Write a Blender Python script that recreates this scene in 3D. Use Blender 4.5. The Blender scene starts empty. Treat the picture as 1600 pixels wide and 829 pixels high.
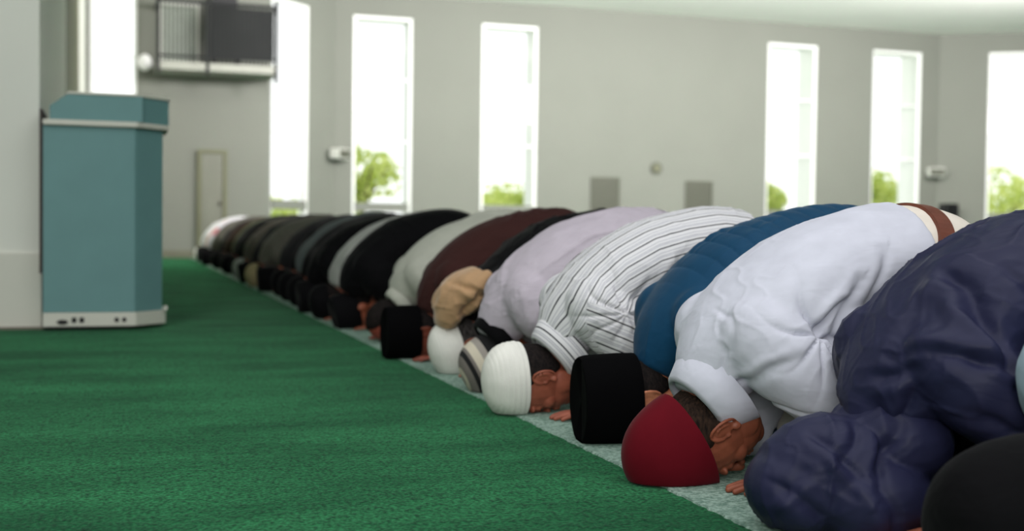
import bpy, bmesh, math, random
import numpy as np
from mathutils import Vector, Matrix
random.seed(7)
COL = bpy.context.scene.collection
SC = bpy.context.scene
# ------------------------------------------------------------------ camera
yaw, pitch, roll, FPX = math.radians(18.2), math.atan(62.5/1900), .013, 1900
R0 = np.array([math.cos(yaw), -math.sin(yaw), 0])
F0 = np.array([math.sin(yaw)*math.cos(pitch), math.cos(yaw)*math.cos(pitch), -math.sin(pitch)])
U0 = np.cross(R0, F0)
RR = R0*math.cos(roll)+U0*math.sin(roll); UU = U0*math.cos(roll)-R0*math.sin(roll)
cam = bpy.data.cameras.new('camera'); co = bpy.data.objects.new('camera', cam); COL.objects.link(co)
M = Matrix(((RR[0], UU[0], -F0[0], 0), (RR[1], UU[1], -F0[1], 0), (RR[2], UU[2], -F0[2], .58), (0, 0, 0, 1)))
co.matrix_world = M
cam.sensor_width = 36; cam.lens = FPX/1600*36; cam.clip_start = .05; cam.clip_end = 300
cam.dof.use_dof = True; cam.dof.focus_distance = 2.75; cam.dof.aperture_fstop = 2.5
SC.camera = co
# ------------------------------------------------------------------ light
w = bpy.data.worlds.new('world'); SC.world = w; w.use_nodes = True
bg = w.node_tree.nodes['Background']; bg.inputs[0].default_value = (.98, .985, 1, 1); bg.inputs[1].default_value = 1.6
def area(name, loc, target, sx, sy, power, color=(1, 1, 1)):
    l = bpy.data.lights.new(name, 'AREA'); l.shape = 'RECTANGLE'; l.size = sx; l.size_y = sy; l.energy = power; l.color = color
    o = bpy.data.objects.new(name, l); COL.objects.link(o); o.location = loc
    o.rotation_euler = (Vector(target)-Vector(loc)).to_track_quat('-Z', 'Y').to_euler()
    return o
area('added_fill_left', (-3.2, -1.5, 3.6), (1.6, 4.5, .3), 3.0, 2.6, 30, (1, .98, .95))  # added soft fill from the left; the west wall has no windows
for x_, p_ in ((2.6, 230), (5.5, 430), (9.5, 500), (14, 480)): area('added_uplight', (x_, 14.2, 3.5), (x_+.4, 20, 4.9), 1.2, .8, p_, (1, .955, .965))  # added unseen area lights that brighten the far ceiling and walls
SC.view_settings.view_transform = 'Standard'; SC.view_settings.look = 'None'
SC.view_settings.exposure = 0.0; SC.view_settings.gamma = 1; SC.view_settings.use_curve_mapping = False

area('added_fill_rear', (-3.6, -6.4, 2.6), (-.5, 6, .8), 3.2, 3, 420, (1, .99, .97))  # added fill behind the camera for column and lectern; no rear windows exist
# ------------------------------------------------------------------ materials
def srgb(r, g, b):
    f = lambda c: ((c/255+.055)/1.055)**2.4 if c/255 > .04045 else c/255/12.92
    return (f(r), f(g), f(b), 1)
MATS = {}
def nodes(name):
    m = bpy.data.materials.new(name); m.use_nodes = True
    nt = m.node_tree; return m, nt, nt.nodes['Principled BSDF']
def noise_mix(nt, c1, c2, scale, detail=4, stretch=None, lo=.35, hi=.65, attr=None):
    tc = nt.nodes.new('ShaderNodeTexCoord'); n = nt.nodes.new('ShaderNodeTexNoise')
    n.inputs['Scale'].default_value = scale; n.inputs['Detail'].default_value = detail
    src = tc.outputs['Object']
    if stretch:
        mp = nt.nodes.new('ShaderNodeMapping'); mp.inputs['Scale'].default_value = stretch
        nt.links.new(src, mp.inputs[0]); src = mp.outputs[0]
    nt.links.new(src, n.inputs['Vector'])
    r = nt.nodes.new('ShaderNodeValToRGB'); r.color_ramp.elements[0].color = c1; r.color_ramp.elements[1].color = c2
    r.color_ramp.elements[0].position = lo; r.color_ramp.elements[1].position = hi
    nt.links.new(n.outputs['Fac'], r.inputs[0])
    return r.outputs[0], n.outputs['Fac']
def bump(nt, b, fac, strength, dist):
    bp = nt.nodes.new('ShaderNodeBump'); bp.inputs['Strength'].default_value = strength; bp.inputs['Distance'].default_value = dist
    nt.links.new(fac, bp.inputs['Height']); nt.links.new(bp.outputs[0], b.inputs['Normal'])
def paint(name, rgb, rough=.6, var=.06, scale=3, bscale=60, bs=.1, bd=.002, metal=0, sheen=0, spec=.4):
    if name in MATS: return MATS[name]
    m, nt, b = nodes(name)
    c = srgb(*rgb); c1 = tuple(x*(1-var) for x in c[:3])+(1,); c2 = tuple(min(1, x*(1+var)) for x in c[:3])+(1,)
    col, _ = noise_mix(nt, c1, c2, scale)
    nt.links.new(col, b.inputs['Base Color'])
    _, f = noise_mix(nt, c1, c2, bscale)
    bump(nt, b, f, bs, bd)
    b.inputs['Roughness'].default_value = rough; b.inputs['Metallic'].default_value = metal
    b.inputs['Specular IOR Level'].default_value = spec
    if sheen: b.inputs['Sheen Weight'].default_value = sheen; b.inputs['Sheen Roughness'].default_value = .4
    MATS[name] = m; return m
def cloth(name, rgb, rough=.85, weave=900, sheen=.04, var=.05, spec=.08, bs=.25, crumple=.3):
    m = paint('fabric_'+name, rgb, rough, var, 14, weave, bs, .0008, 0, sheen, spec)
    nt = m.node_tree; b = nt.nodes['Principled BSDF']
    if crumple and not m.get('cr'):
        m['cr'] = 1; add_crumple(nt, b, crumple)
    return m
def add_crumple(nt, b, k):
    tc = nt.nodes.new('ShaderNodeTexCoord'); n = nt.nodes.new('ShaderNodeTexNoise'); n.inputs['Scale'].default_value = 16; n.inputs['Detail'].default_value = 2
    n.inputs['Distortion'].default_value = .4; mp = nt.nodes.new('ShaderNodeMapping'); mp.inputs['Scale'].default_value = (.55, 1, 1.3); mp.inputs['Rotation'].default_value = (0, .6, 0)
    nt.links.new(tc.outputs['Object'], mp.inputs[0]); nt.links.new(mp.outputs[0], n.inputs['Vector'])
    a = nt.nodes.new('ShaderNodeMath'); a.operation = 'SUBTRACT'; a.inputs[1].default_value = .5; nt.links.new(n.outputs['Fac'], a.inputs[0])
    c = nt.nodes.new('ShaderNodeMath'); c.operation = 'ABSOLUTE'; nt.links.new(a.outputs[0], c.inputs[0])
    bp = nt.nodes.new('ShaderNodeBump'); bp.inputs['Strength'].default_value = k; bp.inputs['Distance'].default_value = .02
    nt.links.new(n.outputs['Fac'], bp.inputs['Height'])
    for l in list(nt.links):
        if l.to_socket == b.inputs['Normal']: nt.links.new(bp.outputs[0], l.from_node.inputs['Normal'])

def carpet_mat(name, c1, c2, c3):
    m, nt, b = nodes(name)
    a, _ = noise_mix(nt, srgb(*c1), srgb(*c2), 2.2, 7, (.7, 1.6, 1), .32, .68)
    g, gf = noise_mix(nt, (0, 0, 0, 1), (1, 1, 1, 1), 110, 4, None, .36, .60)
    g2, gf2 = noise_mix(nt, (0, 0, 0, 1), (1, 1, 1, 1), 34, 5, None, .36, .66)
    mx = nt.nodes.new('ShaderNodeMix'); mx.data_type = 'RGBA'; mx.inputs['B'].default_value = srgb(*c3)
    mu = nt.nodes.new('ShaderNodeMath'); mu.operation = 'MULTIPLY'
    ad = nt.nodes.new('ShaderNodeMath'); ad.operation = 'MULTIPLY_ADD'; ad.inputs[1].default_value = .7; ad.inputs[2].default_value = -.05
    nt.links.new(g, ad.inputs[0])
    m2 = nt.nodes.new('ShaderNodeMath'); m2.operation = 'MULTIPLY_ADD'; m2.inputs[1].default_value = .3
    nt.links.new(g2, m2.inputs[0]); nt.links.new(ad.outputs[0], m2.inputs[2])
    nt.links.new(m2.outputs[0], mx.inputs['Factor']); nt.links.new(a, mx.inputs['A'])
    nt.links.new(mx.outputs['Result'], b.inputs['Base Color'])
    sm = nt.nodes.new('ShaderNodeMath'); sm.operation = 'ADD'
    nt.links.new(gf, sm.inputs[0]); nt.links.new(gf2, sm.inputs[1])
    bump(nt, b, sm.outputs[0], .9, .006)
    b.inputs['Roughness'].default_value = 1; b.inputs['Specular IOR Level'].default_value = .05
    b.inputs['Sheen Weight'].default_value = .2; b.inputs['Sheen Roughness'].default_value = .35
    b.inputs['Sheen Tint'].default_value = srgb(150, 200, 170)
    return m
M_green = carpet_mat('green_carpet', (24, 94, 56), (54, 140, 88), (2, 30, 18))
M_grey = carpet_mat('grey_green_carpet', (150, 174, 162), (176, 196, 184), (84, 112, 100))
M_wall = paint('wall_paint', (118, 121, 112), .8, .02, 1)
M_wall_lit = paint('wall_paint_lit', (222, 224, 214), .8, .02, 1)  # wall paint whitened in colour to make up for weak light on these walls
M_white = paint('white_paint', (206, 208, 200), .5, .02)
M_ceil = paint('ceiling_paint', (236, 237, 230), .9, .02, 1)
M_frame = paint('window_frame_white', (238, 240, 236), .4, .01)
M_olive = paint('olive_panel', (104, 106, 82), .6, .04)
M_teal = paint('teal_laminate', (102, 144, 144), .55, .03, 5)
M_trim = paint('cream_trim', (208, 208, 196), .5, .02)
M_black = paint('black_plastic', (16, 16, 18), .5, .05)
M_dark = paint('dark_brown', (48, 40, 34), .6, .05)
M_rail = paint('charcoal_metal', (38, 40, 40), .6, .05, spec=.1)
M_vent = paint('olive_grille', (84, 86, 74), .6, .03)
M_grass = paint('grass', (150, 180, 84), .9, .2, 2)
M_bark = paint('bark', (92, 78, 60), .9, .2, 6)
def leaf_mat():
    m, nt, b = nodes('spring_leaves')
    c, _ = noise_mix(nt, srgb(186, 206, 104), srgb(236, 242, 160), 3)
    nt.links.new(c, b.inputs['Base Color']); b.inputs['Roughness'].default_value = .6
    tr = nt.nodes.new('ShaderNodeBsdfTranslucent'); nt.links.new(c, tr.inputs[0])
    mx = nt.nodes.new('ShaderNodeMixShader'); mx.inputs[0].default_value = .45
    nt.links.new(b.outputs[0], mx.inputs[1]); nt.links.new(tr.outputs[0], mx.inputs[2])
    nt.links.new(mx.outputs[0], nt.nodes['Material Output'].inputs[0]); return m
M_leaf = leaf_mat()
def glass_mat():
    m = bpy.data.materials.new('window_glass'); m.use_nodes = True; nt = m.node_tree; nt.nodes.clear()
    out = nt.nodes.new('ShaderNodeOutputMaterial'); t = nt.nodes.new('ShaderNodeBsdfTransparent'); t.inputs[0].default_value = (.97, .98, .97, 1)
    g = nt.nodes.new('ShaderNodeBsdfGlossy'); g.inputs['Roughness'].default_value = .03
    mx = nt.nodes.new('ShaderNodeMixShader'); mx.inputs[0].default_value = .015
    nt.links.new(t.outputs[0], mx.inputs[1]); nt.links.new(g.outputs[0], mx.inputs[2]); nt.links.new(mx.outputs[0], out.inputs[0]); return m
M_glass = glass_mat()
def skin_mat(name, rgb):
    if name in MATS: return MATS[name]
    m, nt, b = nodes(name)
    c = srgb(*rgb); c1 = (c[0]*.8, c[1]*.72, c[2]*.7, 1); c2 = (min(1, c[0]*1.12), c[1]*1.08, c[2]*1.05, 1)
    col, f = noise_mix(nt, c1, c2, 28)
    nt.links.new(col, b.inputs['Base Color']); b.inputs['Roughness'].default_value = .5
    b.inputs['Specular IOR Level'].default_value = .35
    _, f2 = noise_mix(nt, c1, c2, 420); bump(nt, b, f2, .15, .001)
    MATS[name] = m; return m
def hair_mat(name, a, c):
    if name in MATS: return MATS[name]
    m, nt, b = nodes(name)
    col, f = noise_mix(nt, srgb(*a), srgb(*c), 160, 4, (1, 1, .25))
    nt.links.new(col, b.inputs['Base Color']); b.inputs['Roughness'].default_value = .8
    b.inputs['Specular IOR Level'].default_value = .12
    bump(nt, b, f, .7, .002); MATS[name] = m; return m
def stripe_mat():
    # pinstripes follow the per-vertex cloth coordinate 'stripe' (metres across the cloth)
    m, nt, b = nodes('fabric_pinstripe')
    at = nt.nodes.new('ShaderNodeAttribute'); at.attribute_name = 'stripe'
    dv = nt.nodes.new('ShaderNodeMath'); dv.operation = 'DIVIDE'; dv.inputs[1].default_value = .042
    nt.links.new(at.outputs['Fac'], dv.inputs[0])
    fr = nt.nodes.new('ShaderNodeMath'); fr.operation = 'FRACT'; nt.links.new(dv.outputs[0], fr.inputs[0])
    r = nt.nodes.new('ShaderNodeValToRGB'); cr = r.color_ramp; cr.interpolation = 'CONSTANT'
    white = srgb(222, 222, 224); dark = srgb(24, 24, 34); mid = srgb(160, 160, 172)
    cr.elements[0].position = 0; cr.elements[0].color = dark
    cr.elements[1].position = .10; cr.elements[1].color = white
    for p, c in ((.30, mid), (.345, white), (.42, mid), (.465, white), (.66, mid), (.70, white)):
        e = cr.elements.new(p); e.color = c
    nt.links.new(fr.outputs[0], r.inputs[0]); nt.links.new(r.outputs[0], b.inputs['Base Color'])
    b.inputs['Roughness'].default_value = .85; b.inputs['Specular IOR Level'].default_value = .2
    _, f = noise_mix(nt, (0, 0, 0, 1), (1, 1, 1, 1), 800); bump(nt, b, f, .2, .0006)
    return m
M_pin = stripe_mat()
def patterned_mat():
    m, nt, b = nodes('fabric_white_patterned')
    tc = nt.nodes.new('ShaderNodeTexCoord'); v = nt.nodes.new('ShaderNodeTexVoronoi'); v.inputs['Scale'].default_value = 7
    nt.links.new(tc.outputs['Object'], v.inputs['Vector'])
    r = nt.nodes.new('ShaderNodeValToRGB'); cr = r.color_ramp; cr.interpolation = 'CONSTANT'
    cr.elements[0].color = srgb(214, 212, 222); cr.elements[1].position = .72; cr.elements[1].color = srgb(150, 150, 190)
    e = cr.elements.new(.82); e.color = srgb(206, 140, 150); e = cr.elements.new(.92); e.color = srgb(214, 212, 222)
    sp = nt.nodes.new('ShaderNodeSeparateColor'); nt.links.new(v.outputs['Color'], sp.inputs[0])
    nt.links.new(sp.outputs[0], r.inputs[0]); nt.links.new(r.outputs[0], b.inputs['Base Color']); b.inputs['Roughness'].default_value = .9
    return m
def bands_mat():
    m, nt, b = nodes('knit_banded')
    at = nt.nodes.new('ShaderNodeAttribute'); at.attribute_name = 'band'
    r = nt.nodes.new('ShaderNodeValToRGB'); cr = r.color_ramp; cr.interpolation = 'CONSTANT'
    blk = srgb(16, 16, 18); gr = srgb(120, 114, 108); cream = srgb(206, 198, 178); lg = srgb(156, 150, 142)
    cr.elements[0].position = 0; cr.elements[0].color = blk
    cr.elements[1].position = .30; cr.elements[1].color = lg
    for p, c in ((.40, cream), (.53, gr), (.58, blk), (.66, gr), (.82, cream), (.92, lg)):
        e = cr.elements.new(p); e.color = c
    nt.links.new(at.outputs['Fac'], r.inputs[0]); nt.links.new(r.outputs[0], b.inputs['Base Color'])
    b.inputs['Roughness'].default_value = .95
    wv = nt.nodes.new('ShaderNodeTexWave'); wv.inputs['Scale'].default_value = 90
    tc = nt.nodes.new('ShaderNodeTexCoord'); nt.links.new(tc.outputs['Object'], wv.inputs['Vector'])
    bump(nt, b, wv.outputs['Fac'], .5, .002); return m
M_bands = bands_mat()

# ------------------------------------------------------------------ object helpers
def link(name, mesh, mat, parent=None, kind=None):
    o = bpy.data.objects.new(name, mesh); COL.objects.link(o)
    if mat and not mesh.materials: mesh.materials.append(mat)
    if parent: o.parent = parent
    if kind: o['kind'] = kind
    return o
def obj(name, bm, mat, parent=None, kind=None, smooth=False):
    bmesh.ops.recalc_face_normals(bm, faces=bm.faces)
    me = bpy.data.meshes.new(name); bm.to_mesh(me); bm.free()
    if smooth: me.polygons.foreach_set('use_smooth', [True]*len(me.polygons))
    return link(name, me, mat, parent, kind)
def tag(o, label=None, cat=None, group=None, kind=None):
    if label: o['label'] = label
    if cat: o['category'] = cat
    if group: o['group'] = group
    if kind: o['kind'] = kind
    return o
def empty(name, loc, rz=0):
    o = bpy.data.objects.new(name, None); COL.objects.link(o); o.location = loc; o.rotation_euler = (0, 0, rz)
    o.empty_display_size = .1; return o
def box(bm, x0, x1, y0, y1, z0, z1, bev=0):
    v = [bm.verts.new((x, y, z)) for x in (x0, x1) for y in (y0, y1) for z in (z0, z1)]
    fs = [bm.faces.new([v[i] for i in q]) for q in ((0, 1, 3, 2), (4, 6, 7, 5), (0, 4, 5, 1), (2, 3, 7, 6), (0, 2, 6, 4), (1, 5, 7, 3))]
    if bev:
        es = list({e for f in fs for e in f.edges}); bmesh.ops.bevel(bm, geom=es, offset=bev, segments=2, affect='EDGES')
def prism(bm, pts, z0, z1, bev=0):
    a = [bm.verts.new((x, y, z0)) for x, y in pts]; b = [bm.verts.new((x, y, z1)) for x, y in pts]; n = len(pts)
    fs = [bm.faces.new(a[::-1]), bm.faces.new(b)]+[bm.faces.new((a[i], a[(i+1) % n], b[(i+1) % n], b[i])) for i in range(n)]
    if bev:
        es = list({e for f in fs for e in f.edges}); bmesh.ops.bevel(bm, geom=es, offset=bev, segments=2, affect='EDGES')
def boxes(*bs, bev=0):
    bm = bmesh.new()
    for b in bs: box(bm, *b, bev=bev)
    return bm
def cyl(bm, p, axis, r, h, n=20, r2=None):
    q = Vector(axis).to_track_quat('Z', 'Y').to_matrix().to_4x4(); q.translation = Vector(p)+Vector(axis).normalized()*h/2
    bmesh.ops.create_cone(bm, cap_ends=True, segments=n, radius1=r, radius2=r if r2 is None else r2, depth=h, matrix=q)

# ------------------------------------------------------------------ room
YB, YE = 21.2, 19.9
fl = obj('floor', boxes((-6, 30, -6, 27, -.15, 0)), M_green, kind='structure')
# grey prayer line strip inlaid in the carpet, fuzzy edge
bm = bmesh.new(); N = 1500; prev = None
rnd = random.Random(3)
for i in range(N+1):
    y = -1+i*(19.8+1)/N; e = rnd.uniform(-.004, .004)
    vs = [bm.verts.new((1.168+e, y, .0)), bm.verts.new((1.170+e, y, .004)), bm.verts.new((1.64+e, y, .004)), bm.verts.new((1.642+e, y, 0))]
    if prev:
        for k in range(3): bm.faces.new((prev[k], prev[k+1], vs[k+1], vs[k]))
    prev = vs
tag(obj('carpet_strip', bm, M_grey, kind='structure'))

def wall_mesh(name, P0, P1, z0, z1, th, ops, splay=0, mat=M_wall):
    """wall from P0 to P1 with splayed window openings (s0,s1,za,zb); local frame x along wall, y outward"""
    d = Vector((P1[0]-P0[0], P1[1]-P0[1], 0)); L = d.length; bm = bmesh.new()
    def quad(a, mi=0): bm.faces.new([bm.verts.new(p) for p in a]).material_index = mi
    for (yy, sh) in ((0, 0), (th, splay)):
        xs = 0
        for (s0, s1, za, zb) in ops:
            a, b = s0+sh, s1-sh
            quad([(xs, yy, z0), (a, yy, z0), (a, yy, z1), (xs, yy, z1)])
            quad([(a, yy, z0), (b, yy, z0), (b, yy, za), (a, yy, za)])
            quad([(a, yy, zb), (b, yy, zb), (b, yy, z1), (a, yy, z1)])
            xs = b
        quad([(xs, yy, z0), (L, yy, z0), (L, yy, z1), (xs, yy, z1)])
    for (s0, s1, za, zb) in ops:
        a, b = s0+splay, s1-splay
        quad([(s0, 0, za), (a, th, za), (a, th, zb), (s0, 0, zb)], 1); quad([(s1, 0, za), (b, th, za), (b, th, zb), (s1, 0, zb)], 1)
        quad([(s0, 0, za), (s1, 0, za), (b, th, za), (a, th, za)], 1); quad([(s0, 0, zb), (s1, 0, zb), (b, th, zb), (a, th, zb)], 1)
    quad([(0, 0, z0), (0, th, z0), (0, th, z1), (0, 0, z1)]); quad([(L, 0, z0), (L, th, z0), (L, th, z1), (L, 0, z1)])
    quad([(0, 0, z1), (L, 0, z1), (L, th, z1), (0, th, z1)])
    bmesh.ops.remove_doubles(bm, verts=bm.verts, dist=.0001)
    o = obj(name, bm, mat, kind='structure'); o.data.materials.append(M_frame)
    o.location = (P0[0], P0[1], 0); o.rotation_euler = (0, 0, math.atan2(d.y, d.x)); return o
WN = [0]
def window(P0, P1, s0, s1, za, zb, th, splay=0, trans=(.80, .95)):
    WN[0] += 1
    t = empty('window_%d' % WN[0], (P0[0], P0[1], 0), math.atan2(P1[1]-P0[1], P1[0]-P0[0])); t['kind'] = 'structure'
    a, b = s0+splay, s1-splay; y = .03; f = .05
    bm = boxes((a, a+f, y, y+.07, za, zb), (b-f, b, y, y+.07, za, zb), (a+f, b-f, y, y+.07, za, za+f), (a+f, b-f, y, y+.07, zb-f, zb), bev=.004)
    obj('window_frame', bm, M_frame, t)
    # transom sits flush with the room side, as a thick rail
    obj('transom', boxes((a+f, b-f, -.01, .12, trans[0], trans[1]), bev=.006), M_wall, t)
    zz = np.linspace(trans[1], zb, 4)[1:-1]
    for z in zz: obj('glazing_bar', boxes((a+f, b-f, y+.02, y+.05, z-.012, z+.012)), M_frame, t)
    obj('glass_pane', boxes((a+f*.6, b-f*.6, y+.03, y+.042, za+f*.6, zb-f*.6)), M_glass, t)
ZC = 4.62; ZT = 4.22
A = (2.385, YE); B = (3.685, YB); Cc = (16.2, YB); D = (22.5, 16.9)
opsB = [(4.0-B[0], 5.06-B[0], .1, ZT), (6.35-B[0], 7.42-B[0], .1, ZT), (12.2-B[0], 13.3-B[0], .1, ZT), (14.6-B[0], 15.75-B[0], .1, ZT)]
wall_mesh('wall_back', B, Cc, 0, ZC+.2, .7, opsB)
for o_ in opsB: window(B, Cc, *o_, .7)
LA = math.hypot(B[0]-A[0], B[1]-A[1])
opsA = [(.06, 1.06, .1, ZT)]
wall_mesh('wall_corner_left', A, B, 0, ZC+.2, .14, opsA)
for o_ in opsA: window(A, B, *o_, .14)
opsD = [(.95, 2.15, .1, ZT), (3.6, 4.8, .1, ZT)]
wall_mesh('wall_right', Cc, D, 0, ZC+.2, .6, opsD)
for o_ in opsD: window(Cc, D, *o_, 1.0)
E0 = (-.4, YE); opsE = [(.06, .76, .1, ZT)]
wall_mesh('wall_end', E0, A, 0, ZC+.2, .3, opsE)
for o_ in opsE: window(E0, A, *o_, .3)
# left side wall with an olive panelled recess
obj('wall_left', boxes((-.75, -.4, 7.6, 11.6, 0, ZC+.2), (-.75, -.4, 16.4, YE, 0, ZC+.2), (-.75, -.66, 11.6, 16.4, 0, ZC+.2)), M_wall_lit, kind='structure')
obj('trim_1', boxes((-.655, -.41, 11.62, 16.38, 0, ZC)), M_olive, kind='structure')
obj('wall_front', boxes((-4.2, -.369, 6.92, 7.6, 0, ZC+.2)), M_wall_lit, kind='structure')
obj('baseboard_front', boxes((-4.2, -.357, 6.895, 6.919, .006, .40), bev=.004), M_trim, kind='structure')
obj('trim_2', boxes((-4.2, -.16, 6.86, 7.5, .0, .012)), paint('wood_threshold', (112, 104, 92), .5), kind='structure')
# ceiling (far slab plus unseen near slab, shaped to leave sky light at the left)
obj('ceiling', boxes((-4.2, 24, 5.0, 22.4, ZC, ZC+.2), (4.6, 22.8, -7.3, 4.98, ZC, ZC+.2)), M_ceil, kind='structure')
obj('baseboard_end', boxes((.38, A[0]-.02, YE-.03, YE-.001, 0, .12)), paint('skirting_paint', (104, 104, 88)), kind='structure')
obj('wall_east', boxes((22.5, 22.8, -7, 16.9, 0, ZC+.2)), M_wall, kind='structure')
obj('wall_west', boxes((-4.5, -4.2, -7.3, 7.6, 0, ZC+.2)), M_wall, kind='structure')
obj('wall_rear', boxes((-4.5, 22.8, -7.3, -7, 0, ZC+.2)), M_wall, kind='structure')
# door in the end wall
dr = empty('door_1', (1.27, YE, 0)); dr['kind'] = 'structure'
obj('door_frame', boxes((.0, .06, -.07, -.001, 0, 1.72), (.06, .40, -.07, -.001, 1.66, 1.72), (.40, .46, -.07, -.001, 0, 1.72), bev=.004), M_olive, dr)
obj('door_leaf', boxes((.065, .395, -.05, -.005, .01, 1.655), bev=.004), paint('door_paint', (112, 114, 102), .5), dr)
obj('door_handle', boxes((.33, .37, -.085, -.051, .84, .90), bev=.008), M_dark, dr)

# ------------------------------------------------------------------ balcony on the end wall
def balcony():
    t = empty('balcony', (.62, YE, 0))
    tag(t, 'small balcony with charcoal railing high on the end wall, above the narrow door', 'balcony')
    W = 1.80; D_ = .85
    obj('floor_slab', boxes((0, W, -D_, -.001, 2.86, 2.98), bev=.006), paint('slab_paint', (150, 152, 142)), t)
    rail = obj('railing', boxes((0, W, -D_, -D_+.04, 3.86, 3.91), (0, W, -D_, -D_+.03, 3.05, 3.08), (0, .03, -D_, -.01, 3.86, 3.91), (W-.03, W, -D_, -.01, 3.86, 3.91), bev=.003), M_rail, t)
    n = 30
    for i in range(n):
        x = .03+i*(W-.06)/(n-1)
        obj('baluster', boxes((x-.007, x+.007, -D_+.008, -D_+.022, 2.981, 3.86)), M_rail, rail)
    for x in (0, .72, W-.05): obj('post', boxes((x, x+.05, -D_-.01, -D_+.04, 2.72 if x > 1 else 2.8, 3.98), bev=.003), M_rail, t)
    obj('infill_panel', boxes((.78, W-.06, -D_+.045, -D_+.06, 3.06, 3.84)), paint('smoked_panel', (56, 58, 57), .8, spec=.02), t)
    # pale opening behind the left bay
    dn = empty('door_2', (.70, YE, 0)); dn['kind'] = 'structure'
    obj('door_frame', boxes((.0, .05, -.04, -.001, 2.985, 4.0), (.55, .60, -.04, -.001, 2.985, 4.0), (.05, .55, -.04, -.001, 3.95, 4.0)), M_white, dn)
    obj('door_leaf', boxes((.055, .545, -.03, -.003, 2.99, 3.945)), paint('door_grey', (160, 168, 158), .5), dn)
balcony()
ch = empty('chair', (1.66, YE-.42, 2.985))
tag(ch, 'dark chair standing on the balcony behind the railing, seen as a dark shape', 'chair')
obj('seat', boxes((-.2, .2, -.2, .2, .42, .47), bev=.01), M_black, ch)
obj('backrest', boxes((-.2, .2, .17, .21, .50, 1.14), bev=.01), M_black, ch)
for sx in (-.18, .18):
    for sy in (-.18, .18): obj('leg', boxes((sx-.015, sx+.015, sy-.015, sy+.015, 0, .42)), M_black, ch)
sp = empty('wall_lamp', (.47, YE-.001, 3.03))
tag(sp, 'small round white lamp on the end wall left of the balcony', 'lamp')
bm = bmesh.new(); cyl(bm, (0, 0, 0), (0, -1, 0), .05, .05); obj('wall_bracket', bm, M_white, sp)
bm = bmesh.new(); bmesh.ops.create_uvsphere(bm, u_segments=20, v_segments=12, radius=.11, matrix=Matrix.Translation((0, -.12, 0)) @ Matrix.Scale(1.2, 4, (0, 0, 1))); obj('lamp_globe', bm, paint('white_glass', (250, 250, 250), .2), sp, smooth=True)

# ------------------------------------------------------------------ wall fittings on the back wall
def vent(x, z, label):
    t = empty('wall_vent', (x, YB, z)); tag(t, label, 'vent', 'square grilles on the window wall')
    w_, h_ = .58, .76
    obj('frame', boxes((0, w_, -.03, -.001, 0, .035), (0, w_, -.03, -.001, h_-.035, h_), (0, .035, -.03, -.001, .035, h_-.035), (w_-.035, w_, -.03, -.001, .035, h_-.035), bev=.003), M_vent, t)
    obj('backing', boxes((.035, w_-.035, -.008, -.001, .035, h_-.035)), M_vent, t)
    for i in range(14):
        z_ = .06+i*.047; obj('slat', boxes((.036, w_-.036, -.026, -.009, z_, z_+.018)), M_vent, t)
vent(8.5, .75, 'olive grey wall grille left of the small thermostat')
vent(10.45, .72, 'olive grey wall grille right of the small thermostat')
th = empty('thermostat', (9.83, YB, 1.70)); tag(th, 'small round grey-green thermostat between the two wall grilles', 'thermostat')
bm = bmesh.new(); cyl(bm, (0, -.001, 0), (0, -1, 0), .12, .03, 28); obj('back_plate', bm, M_vent, th)
bm = bmesh.new(); cyl(bm, (0, -.032, 0), (0, -1, 0), .07, .03, 28, .06); obj('dial', bm, M_olive, th)
for (x, y, l, rz) in ((3.62, 21.10, 'small white wall speaker in the corner beside the leftmost tall windows', .8), (16.05, 21.15, 'small white wall speaker in the right hand corner of the window wall', -.3)):
    s = empty('wall_speaker', (x, y, 1.78), rz); tag(s, l, 'speaker', 'white corner speakers')
    obj('bracket', boxes((-.03, .03, -.06, .06, -.03, .03)), M_white, s)
    obj('cabinet', boxes((-.17, .17, -.26, -.061, -.09, .09), bev=.015), M_white, s)
    obj('front_grille', boxes((-.15, .15, -.268, -.261, -.07, .07)), M_vent, s)
ls = empty('loudspeaker', (16.15, 20.75, 0)); tag(ls, 'black loudspeaker on a thin stand in the right hand corner of the hall', 'speaker')
obj('cabinet', boxes((-.14, .14, -.14, .14, .72, 1.14), bev=.01), M_black, ls)
bm = bmesh.new(); cyl(bm, (0, 0, .02), (0, 0, 1), .018, .70); obj('pole', bm, M_black, ls)
bm = bmesh.new(); cyl(bm, (0, 0, 0), (0, 0, 1), .16, .02, 28); obj('base', bm, M_black, ls)

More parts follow.
